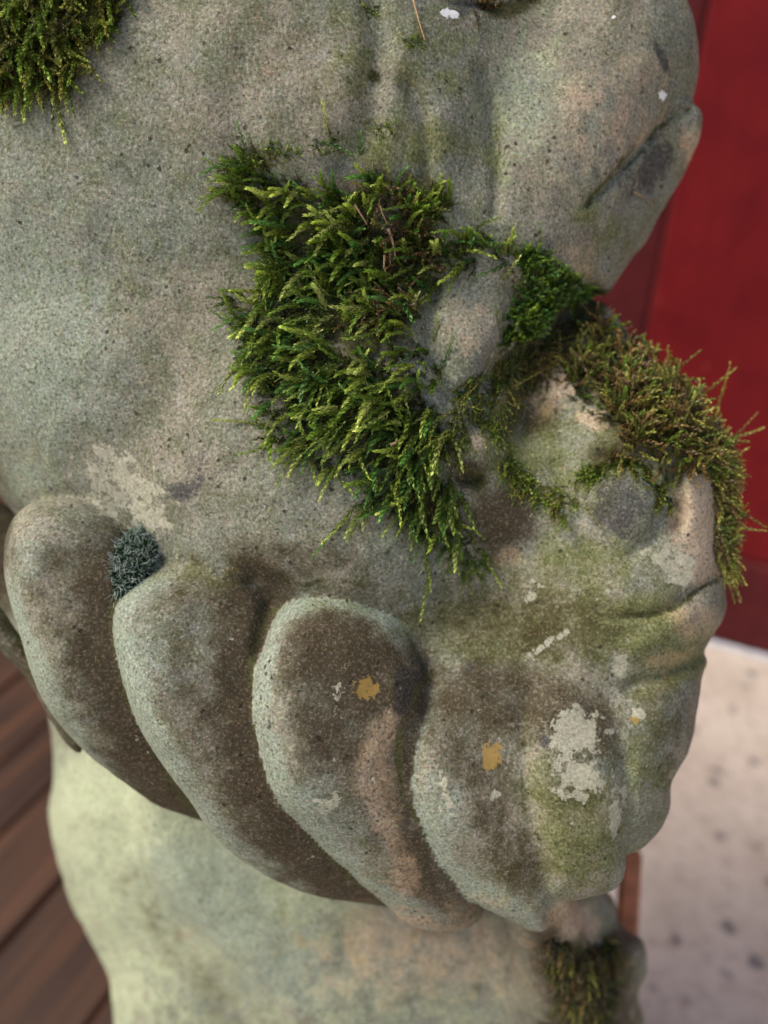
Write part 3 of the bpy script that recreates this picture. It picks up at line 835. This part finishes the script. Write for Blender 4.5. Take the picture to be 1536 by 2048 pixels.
# ------------------------------------------------------------------ moss
def cast(px, py):
    d = W(px, py, 1) - CAM
    d = d / np.linalg.norm(d)
    h = bvh.ray_cast(Vector(CAM), Vector(d))
    if h[0] is None: return None
    return np.array(h[0]), np.array(h[1])
def nrm(v): return v / (np.linalg.norm(v) + 1e-12)
class Moss:
    def __init__(s): s.v = []; s.f = []; s.c = []; s.n = 0
    def add(s, v, f, c):
        s.v.append(v); s.f.append(f + s.n); s.c.append(c); s.n += len(v)
    def shoot(s, p, d, nrmv, L, col, droop=0.25, wid=1.0, leaves=13, side_bend=None):
        """a feathery shoot: thin stem, small pointed leaves all round it"""
        t = np.linspace(0, 1, 6)
        sb = np.cross(d, nrmv); sb = nrm(sb)
        bend = rng.normal(0, .22) if side_bend is None else side_bend
        dn = np.array([0, 0, -1.0])
        curve = lambda u: p + d * (L * u)[:, None] + sb * (bend * L * u ** 2)[:, None] + dn * (droop * L * u ** 2)[:, None]
        c = curve(t)
        rad = 0.00022 * wid * (1 - 0.7 * t)
        e1 = nrm(np.cross(d, dn) + 1e-4); e2 = nrm(np.cross(d, e1))
        ring = np.stack([c + rad[:, None] * (math.cos(a) * e1 + math.sin(a) * e2) for a in (0, 2.1, 4.2)], 1).reshape(-1, 3)
        fs = []
        for i in range(5):
            for k in range(3):
                a0, a1 = i * 3 + k, i * 3 + (k + 1) % 3
                fs += [(a0, a1, a1 + 3), (a0, a1 + 3, a0 + 3)]
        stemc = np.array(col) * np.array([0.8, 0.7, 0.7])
        cc = np.repeat(stemc[None], len(ring), 0)
        s.add(ring, np.array(fs), cc)
        u = (np.arange(leaves) + 0.6) / leaves * 0.97
        cp = curve(u)
        tg = curve(np.minimum(u + 0.03, 1.03)) - cp
        tg /= np.linalg.norm(tg, axis=1, keepdims=True)
        ang = np.arange(leaves) * 2.4 + rng.random() * 6
        rad_dir = np.cos(ang)[:, None] * e1 + np.sin(ang)[:, None] * e2
        spread = (0.95 - 0.55 * u)[:, None]
        ld = tg + rad_dir * spread
        ld /= np.linalg.norm(ld, axis=1, keepdims=True)
        ll = (0.0019 * wid * (1.05 - 0.45 * u) * rng.uniform(.8, 1.2, leaves))[:, None]
        sd_ = np.cross(ld, rad_dir); sd_ /= np.linalg.norm(sd_, axis=1, keepdims=True) + 1e-9
        w_ = ll * 0.27
        mid = cp + ld * ll * 0.4 + rad_dir * ll * 0.06
        tip = cp + ld * ll - rad_dir * ll * 0.08
        v = np.stack([cp, mid + sd_ * w_, tip, mid - sd_ * w_], 1).reshape(-1, 3)
        b = np.arange(leaves)[:, None] * 4
        f = np.concatenate([b + np.array([0, 1, 2]), b + np.array([0, 2, 3])])
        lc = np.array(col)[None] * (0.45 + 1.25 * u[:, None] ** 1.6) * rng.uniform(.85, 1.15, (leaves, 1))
        lc = np.repeat(lc, 4, 0)
        s.add(v, f, lc)
    def thread(s, pts, r, col, sides=4):
        pts = np.array(pts); m = len(pts)
        tg = np.gradient(pts, axis=0); tg /= np.linalg.norm(tg, axis=1, keepdims=True) + 1e-12
        e1 = np.cross(tg, [0.3, 0.5, 0.8]); e1 /= np.linalg.norm(e1, axis=1, keepdims=True) + 1e-12
        e2 = np.cross(tg, e1)
        rr = r * np.linspace(1, .45, m)[:, None]
        ring = np.stack([pts + rr * (math.cos(a) * e1 + math.sin(a) * e2) for a in np.arange(sides) * 2 * math.pi / sides], 1).reshape(-1, 3)
        fs = []
        for i in range(m - 1):
            for k in range(sides):
                a0, a1 = i * sides + k, i * sides + (k + 1) % sides
                fs += [(a0, a1, a1 + sides), (a0, a1 + sides, a0 + sides)]
        s.add(ring, np.array(fs), np.repeat(np.array(col)[None], len(ring), 0))
    def build(s, name, mat=None):
        v = np.concatenate(s.v); f = np.concatenate(s.f); c = np.concatenate(s.c)
        o = mesh_np(name, v, f, mat or M_MOSS, None, False, loc=v.mean(0))
        tri_attr(o.data, 'tint', np.clip(c, 0, 1))
        return o

def pic_dir(deg):
    """direction in the picture plane: 0 right, 90 down"""
    a = math.radians(deg)
    return RIGHT * math.cos(a) - UP * math.sin(a)

GREENS = [(0.19, 0.29, 0.038), (0.13, 0.22, 0.026), (0.31, 0.40, 0.065), (0.08, 0.14, 0.018), (0.11, 0.25, 0.05), (0.46, 0.54, 0.15)]
OLIVES = [(0.17, 0.185, 0.03), (0.12, 0.135, 0.022), (0.27, 0.27, 0.05), (0.22, 0.15, 0.05), (0.33, 0.34, 0.08), (0.15, 0.10, 0.04)]
DARKS = [(0.055, 0.07, 0.014), (0.09, 0.105, 0.022), (0.038, 0.045, 0.012), (0.12, 0.095, 0.04), (0.12, 0.16, 0.03)]
HOLES = [(725, 690, 70, 26), (765, 430, 40, 60), (905, 470, 30, 30), (660, 1080, 30, 40), (700, 345, 40, 16)]

def patch(m, poly, n, L, ang, spread, cols, lift=(.15, .7), thick=0.005, wid=1.0, droop=.25, edge=40, leaves=13, rag=55, curl=.22):
    P = np.array(poly, float)
    x0, y0 = P.min(0); x1, y1 = P.max(0)
    got = 0; tries = 0
    Pc = [tuple(p) for p in poly] + [tuple(poly[0])]
    while got < n and tries < n * 12:
        k = 256
        xs = rng.uniform(x0, x1, k); ys = rng.uniform(y0, y1, k)
        ok = in_poly(xs, ys, poly)
        ed = pl_dist(xs, ys, Pc)
        cl = vnoise(np.stack([xs, ys, xs * 0], 1) / 1000, 22) + 0.5
        cl2 = vnoise(np.stack([ys, xs, xs * 0 + 5], 1) / 1000, 30) + 0.5
        for x, y, o_, e, c_, c2 in zip(xs, ys, ok, ed, cl, cl2):
            tries += 1
            if not o_ or got >= n: continue
            if e < rag * max(0, 1.25 - 1.7 * c2) * rng.random() ** .4: continue
            if rng.random() > 0.15 + 1.1 * c_: continue
            if any(((x - a) / r) ** 2 + ((y - b) / q) ** 2 < rng.random() * 1.3 for a, b, r, q in HOLES): continue
            h = cast(x, y)
            if h is None: continue
            p, nr = h
            inner = min(1, e / edge)
            a = (ang(x, y) if callable(ang) else ang) + rng.normal(0, spread)
            t = pic_dir(a)
            t = nrm(t - nr * (t @ nr))
            up = rng.uniform(*lift)
            d = nrm(t + nr * up)
            base = p + nr * (thick * inner * rng.random() ** .7 * (0.4 + c_)) - nr * 0.0006
            ci = cols[min(len(cols) - 1, int(len(cols) * abs(c2 + rng.normal(0, .28)) % len(cols)))]
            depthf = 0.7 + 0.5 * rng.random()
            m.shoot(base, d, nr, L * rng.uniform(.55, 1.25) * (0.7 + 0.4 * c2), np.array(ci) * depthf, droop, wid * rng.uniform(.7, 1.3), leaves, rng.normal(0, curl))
            got += 1

def stray(m, x0, y0, x1, y1, col, lift=.002, wid=1.1, bend=0.0):
    h = cast(x0, y0)
    if h is None: return
    p, nr = h
    D = float((p - CAM) @ FWD)
    q = W(x1, y1, D - lift)
    h2 = cast(x1, y1)
    if h2 is not None and float((h2[0] - CAM) @ FWD) < D + 0.02:
        q = h2[0] + h2[1] * lift
    L = np.linalg.norm(q - p)
    m.shoot(p, nrm(q - p), nr, L, col, 0.0, wid, max(8, int(L / 0.0006)), bend)

def main_ang(x, y):
    # tips comb to the left, more downwards low in the patch, upwards at the upper right
    a = 188 - (y - 560) * 0.085
    if x > 800: a -= (x - 800) * .28
    if y > 880: a -= 25
    if x > 780 and y < 520: a = 255
    return a

m = Moss()
MAIN = [(480, 300), (520, 300), (600, 345), (700, 385), (750, 345), (800, 350), (890, 375), (895, 440), (960, 470), (1030, 490), (1020, 545), (920, 560), (870, 600), (845, 650),
        (860, 700), (900, 745), (885, 800), (930, 850), (920, 900), (905, 960), (930, 1010), (965, 1070), (970, 1110), (900, 1110), (850, 1080), (800, 1035), (740, 1040), (690, 1040), (700, 985),
        (650, 930), (580, 920), (520, 895), (505, 840), (520, 790), (480, 735), (455, 650), (450, 600), (510, 570), (520, 520), (505, 440), (460, 390), (455, 345)]
patch(m, [(900, 1090), (960, 1090), (985, 1140), (940, 1150), (890, 1130)], 40, 0.009, 80, 40, GREENS[:4], (.05, .5), .003, 1.1, .2, rag=0)
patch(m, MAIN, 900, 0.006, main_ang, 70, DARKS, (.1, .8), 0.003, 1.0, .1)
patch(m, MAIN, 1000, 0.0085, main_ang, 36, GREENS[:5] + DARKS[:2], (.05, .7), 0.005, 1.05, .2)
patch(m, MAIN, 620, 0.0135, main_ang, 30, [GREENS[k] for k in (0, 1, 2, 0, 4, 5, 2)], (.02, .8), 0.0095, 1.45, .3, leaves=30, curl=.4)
patch(m, [(700, 340), (890, 370), (890, 520), (840, 640), (760, 720), (640, 720), (660, 640), (740, 560), (720, 450)], 260, 0.008, 200, 90, [OLIVES[3], OLIVES[5], DARKS[3], OLIVES[0], (0.20, 0.15, 0.10)], (.1, .9), 0.009, 1.0, .2, curl=.5)
for a_ in [(690, 1040, 620, 1110), (700, 1030, 650, 1085), (720, 1045, 690, 1075), (860, 1140, 835, 1242), (850, 1100, 862, 1170), (655, 262, 650, 205), (490, 305, 487, 248), (480, 372, 400, 393), (470, 352, 408, 330), (560, 520, 500, 500),
           (870, 690, 880, 635), (880, 740, 905, 680), (965, 1105, 1005, 1172), (530, 850, 432, 836), (600, 930, 545, 928), (540, 890, 485, 915), (700, 710, 665, 790), (640, 700, 590, 790), (560, 740, 525, 790), (640, 760, 610, 800),
           (640, 285, 700, 292), (640, 300, 620, 292), (720, 310, 715, 262), (780, 370, 770, 330), (930, 470, 960, 486), (800, 1030, 790, 1075), (830, 1000, 780, 1060), (480, 660, 425, 625), (470, 600, 418, 590),
           (620, 470, 530, 445), (600, 560, 540, 545), (660, 850, 560, 880), (640, 880, 570, 905), (720, 640, 690, 590), (1000, 560, 1035, 520)]:
    stray(m, *a_, GREENS[int(rng.integers(0, 6))], 0.004, 1.25, float(rng.normal(0, .12)))
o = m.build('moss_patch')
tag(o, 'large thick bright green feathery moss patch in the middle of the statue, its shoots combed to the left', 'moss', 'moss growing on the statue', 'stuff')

m = Moss()
patch(m, [(1040, 500), (1090, 505), (1130, 550), (1185, 590), (1130, 630), (1070, 670), (1000, 700), (985, 665), (1030, 610), (1045, 560)], 420, 0.0065, 250, 60, [GREENS[1], GREENS[3], GREENS[4], GREENS[0]], (.1, .7), .0025, 1.2, rag=45, curl=.4, leaves=18)
for a_ in [(1080, 525, 1075, 448), (1000, 680, 985, 610), (1140, 560, 1110, 520), (1170, 590, 1202, 592), (1060, 560, 1030, 560), (1100, 640, 1120, 600)]:
    stray(m, *a_, GREENS[1], 0.003, 1.1)
o = m.build('moss_patch')
tag(o, 'small dark green moss patch on the edge of the stone below the snout, right of the large patch', 'moss', 'moss growing on the statue', 'stuff')

m = Moss()
patch(m, [(905, 780), (985, 720), (1040, 700), (1010, 790), (1000, 850), (1040, 930), (1100, 960), (1150, 990), (1130, 1030), (1040, 990), (1000, 930), (1000, 880), (940, 850), (930, 900), (900, 980), (905, 880)], 620, 0.0085, 110, 50, OLIVES[:3] + GREENS[:3], (.05, .5), .0018, .8, .15, rag=0, curl=.4)
patch(m, [(1000, 700), (1080, 670), (1150, 630), (1190, 640), (1110, 720), (1090, 790), (1030, 800), (990, 780)], 260, 0.008, 60, 70, OLIVES + DARKS[:2], (.05, .6), .002, .8, .15, rag=0, curl=.4)
for a_ in [(1150, 990, 1205, 1055), (1175, 940, 1140, 1000), (1040, 760, 1150, 700), (980, 800, 1100, 730), (900, 830, 950, 760)]:
    stray(m, *a_, OLIVES[2], 0.002, .8)
o = m.build('moss_patch')
tag(o, 'thin stringy olive moss in the hollow between the large patch and the round eye', 'moss', 'moss growing on the statue', 'stuff')

m = Moss()
TUFT = [(1185, 605), (1215, 640), (1290, 690), (1350, 740), (1400, 800), (1425, 860), (1430, 960), (1330, 975), (1290, 925), (1210, 940), (1170, 935), (1230, 880), (1190, 810), (1110, 780), (1090, 730), (1130, 680)]
TO = [OLIVES[k] for k in (0, 3, 2, 5, 4, 3, 0)] + [GREENS[1], (0.30, 0.20, 0.06)]
def tuft_ang(x, y): return 290 - (x - 1200) * 0.02 + (40 if x > 1350 else 0) + (150 if (y > 900 and rng.random() < .5) else 0)
patch(m, TUFT, 560, 0.0115, tuft_ang, 45, TO, (.1, 1.0), 0.008, 1.25, .1, leaves=22, curl=.5, rag=80)
patch(m, [(1150, 690), (1300, 710), (1400, 830), (1380, 930), (1250, 900), (1130, 790)], 280, 0.007, tuft_ang, 70, DARKS, (.2, .8), .003, 1, rag=70)
patch(m, [(1160, 960), (1185, 925), (1260, 905), (1330, 930), (1340, 1010), (1310, 1010), (1290, 950), (1230, 930), (1185, 960)], 170, 0.008, lambda x, y: 120 + (1240 - x) * .25, 45, [GREENS[0], GREENS[1], OLIVES[1], OLIVES[0], DARKS[0]], (.1, .6), .002, 1.1, .2, rag=0, curl=.4)
patch(m, [(1050, 690), (1170, 640), (1230, 700), (1200, 760), (1150, 740), (1080, 760), (1040, 800)], 170, 0.010, 20, 40, [OLIVES[3], OLIVES[5], DARKS[3], OLIVES[0], (0.22, 0.13, 0.07)], (.05, .5), .003, 1.0, .15, rag=0, curl=.6)
for a_ in [(1330, 760, 1402, 697), (1300, 715, 1350, 672), (1390, 800, 1475, 735), (1400, 800, 1450, 745), (1420, 850, 1470, 735), (1340, 760, 1330, 690), (1250, 680, 1240, 650)]:
    stray(m, *a_, OLIVES[int(rng.integers(0, 5))], 0.0, 1.2, float(rng.normal(0, .2)))
o = m.build('moss_patch')
tag(o, 'bushy olive and brown moss tuft above the round eye, standing out against the red wall', 'moss', 'moss growing on the statue', 'stuff')

m = Moss()
patch(m, [(1400, 850), (1445, 870), (1450, 1000), (1448, 1150), (1425, 1110), (1425, 1000), (1410, 930)], 420, 0.0135, lambda x, y: 5 + (y - 950) * .16, 38, [OLIVES[k] for k in (0, 3, 2, 5, 4)] + [GREENS[1], GREENS[0]], (.2, 1.0), .004, 1.15, .2, leaves=24, edge=10, rag=0, curl=.5)
for a_ in [(1440, 880, 1536, 866), (1440, 930, 1500, 900), (1440, 1010, 1536, 1040), (1440, 1040, 1530, 1080), (1440, 1080, 1475, 1150), (1440, 900, 1520, 830), (1430, 880, 1500, 885)]:
    stray(m, *a_, OLIVES[int(rng.integers(0, 5))], 0.0, 1.3, float(rng.normal(0, .2)))
o = m.build('moss_patch')
tag(o, 'fringe of olive moss on the right outline of the statue, its tips reaching over the red wall', 'moss', 'moss growing on the statue', 'stuff')

m = Moss()
patch(m, [(-40, -90), (300, -90), (255, 30), (215, 80), (160, 150), (110, 195), (40, 200), (-40, 180)], 1000, 0.0085, 70, 60, DARKS + OLIVES[:3], (.1, .8), .006, 1.0, .2)
patch(m, [(-40, -90), (300, -90), (255, 30), (215, 80), (160, 150), (110, 195), (40, 200), (-40, 180)], 330, 0.013, 75, 45, OLIVES[:3] + GREENS[:3], (.05, .7), .009, 1.4, .3, leaves=28, curl=.4)
for a_ in [(110, 190, 138, 290), (40, 180, 58, 248), (30, 170, 40, 235), (150, 150, 192, 148), (60, 120, 110, 160), (90, 60, 140, 120), (105, 150, 115, 215)]:
    stray(m, *a_, GREENS[5], 0.003, 1.6)
o = m.build('moss_patch')
tag(o, 'dark olive moss patch in the top left corner with a few light green tips hanging down', 'moss', 'moss growing on the statue', 'stuff')

m = Moss()
patch(m, [(950, -70), (1120, -70), (1080, 0), (1000, 22), (955, 40)], 260, 0.006, 200, 60, [OLIVES[3], OLIVES[5], DARKS[3], OLIVES[1]], (.1, .6), .003, .9, rag=10)
o = m.build('moss_patch')
tag(o, 'low brownish moss along the top edge of the picture beside the white dropping', 'moss', 'moss growing on the statue', 'stuff')

m = Moss()
patch(m, [(1090, 1860), (1150, 1880), (1200, 1870), (1235, 1880), (1240, 1960), (1215, 2060), (1150, 2070), (1115, 1980)], 650, 0.010, 95, 40, DARKS + [OLIVES[3], OLIVES[5], OLIVES[2]], (.1, .7), .006, 1.4, .3, rag=20)
o = m.build('moss_patch')
tag(o, 'dark brown blurred moss hanging on the lowest part of the statue at the bottom right', 'moss', 'moss growing on the statue', 'stuff')

m = Moss()
for (cx_, cy_, r_, n__) in [(740, 22, 16, 26), (830, 85, 18, 26), (752, 160, 9, 10), (660, 292, 40, 34), (560, 310, 40, 40), (770, 260, 30, 24)]:
    poly = [(cx_ + r_ * math.cos(t), cy_ + r_ * .6 * math.sin(t)) for t in np.linspace(0, 6.28, 9)[:-1]]
    patch(m, poly, n__, 0.0035, 270, 90, GREENS[:4] + OLIVES[:2], (.1, .6), .0005, .7, edge=5, leaves=8, rag=0)
o = m.build('moss_sprigs')
tag(o, 'tiny scattered green moss sprigs on the bare stone above the large patch', 'moss', None, 'stuff')

# small round cushion moss with white hair tips, between the first two curls
m = Moss()
h = cast(268, 1128); p0, n0 = h; n0 = nrm(n0 - 0.8 * FWD); p0 = p0 + n0 * 0.003
ca = nrm(np.cross(n0, ZZ)); cb = nrm(np.cross(n0, ca))
axl = nrm(pic_dir(118) - n0 * (pic_dir(118) @ n0)); axs = nrm(np.cross(n0, axl))
RL, RSh, RH = 0.0170, 0.0100, 0.0075
for i in range(1500):
    th = math.acos(rng.random() ** .8); ph = rng.random() * 6.283
    q = np.array([math.sin(th) * math.cos(ph), math.sin(th) * math.sin(ph), math.cos(th)])
    pos = p0 - n0 * 0.003 + axl * (RL * q[0]) + axs * (RSh * q[1]) + n0 * (RH * q[2])
    nn = nrm(axl * q[0] / RL + axs * q[1] / RSh + n0 * q[2] / RH)
    c = np.array([(0.02, 0.05, 0.018), (0.035, 0.09, 0.02), (0.03, 0.06, 0.035)][i % 3]) * rng.uniform(.7, 1.5)
    d = nrm(nn + rng.normal(0, .35, 3))
    m.shoot(pos - nn * .002, d, nn, .0028, c, 0, .8, 7)
for i in range(1100):
    th = math.acos(rng.random() ** .8); ph = rng.random() * 6.283
    q = np.array([math.sin(th) * math.cos(ph), math.sin(th) * math.sin(ph), math.cos(th)])
    pos = p0 - n0 * 0.003 + axl * (RL * q[0]) + axs * (RSh * q[1]) + n0 * (RH * q[2])
    nn = nrm(axl * q[0] / RL + axs * q[1] / RSh + n0 * q[2] / RH)
    d = nrm(nn * .7 + rng.normal(0, .6, 3)); e = nrm(rng.normal(0, 1, 3)); L = rng.uniform(.0018, .0042)
    m.thread([pos + d * L * t + e * L * .5 * t * t for t in (0, .35, .7, 1)], 0.00014, np.array((.62, .72, .70)) * rng.uniform(.5, 1.1), 3)
o = m.build('moss_cushion')
tag(o, 'small round dark green moss cushion with silvery hair tips, wedged between two curls at the left', 'moss', None, 'stuff')

# dry needles and straw lying on the statue
def straw(pts, r, lift, label, col=(0.55, 0.36, 0.20)):
    P = []
    for i, (x, y) in enumerate(pts):
        h = cast(x, y)
        if h is not None: P.append(h[0] + h[1] * (lift + r))
    P = np.array(P)
    t = np.linspace(0, len(P) - 1, 14)
    Q_ = np.stack([np.interp(t, np.arange(len(P)), P[:, k]) for k in range(3)], 1)
    mm = Moss(); mm.thread(Q_, r, col, 6)
    o = mm.build('dry_needle', M_STRAW)
    o.data.polygons.foreach_set('use_smooth', np.full(len(o.data.polygons), True))
    tag(o, label, 'needle', 'dry needles lying on the statue')
straw([(818, -30), (826, 10), (836, 50), (846, 84)], 0.00055, 0.001, 'long pale dry needle hanging down over the top edge of the statue')
straw([(766, 452), (774, 482), (778, 516)], 0.0007, 0.0075, 'straw-coloured dry needle upright in the large moss patch, largest of those in the moss')
straw([(704, 408), (716, 428), (726, 444)], 0.0005, 0.0075, 'short dry needle at the top of the large moss patch, left of the straw-coloured one')
straw([(752, 408), (757, 425), (764, 440)], 0.0004, 0.0075, 'tiny brown dry needle just above the straw-coloured one in the moss')
straw([(1262, 383), (1282, 394), (1302, 412)], 0.0004, 0.0006, 'thin pale dry needle on the dark stain below the snout groove at the right')
straw([(772, 890), (782, 884), (792, 878)], 0.0008, 0.0065, 'short orange-brown bud scale in the lower part of the large moss patch')
straw([(760, 512), (758, 540), (764, 560)], 0.0005, 0.007, 'pale dry needle tip below the straw-coloured one in the moss')
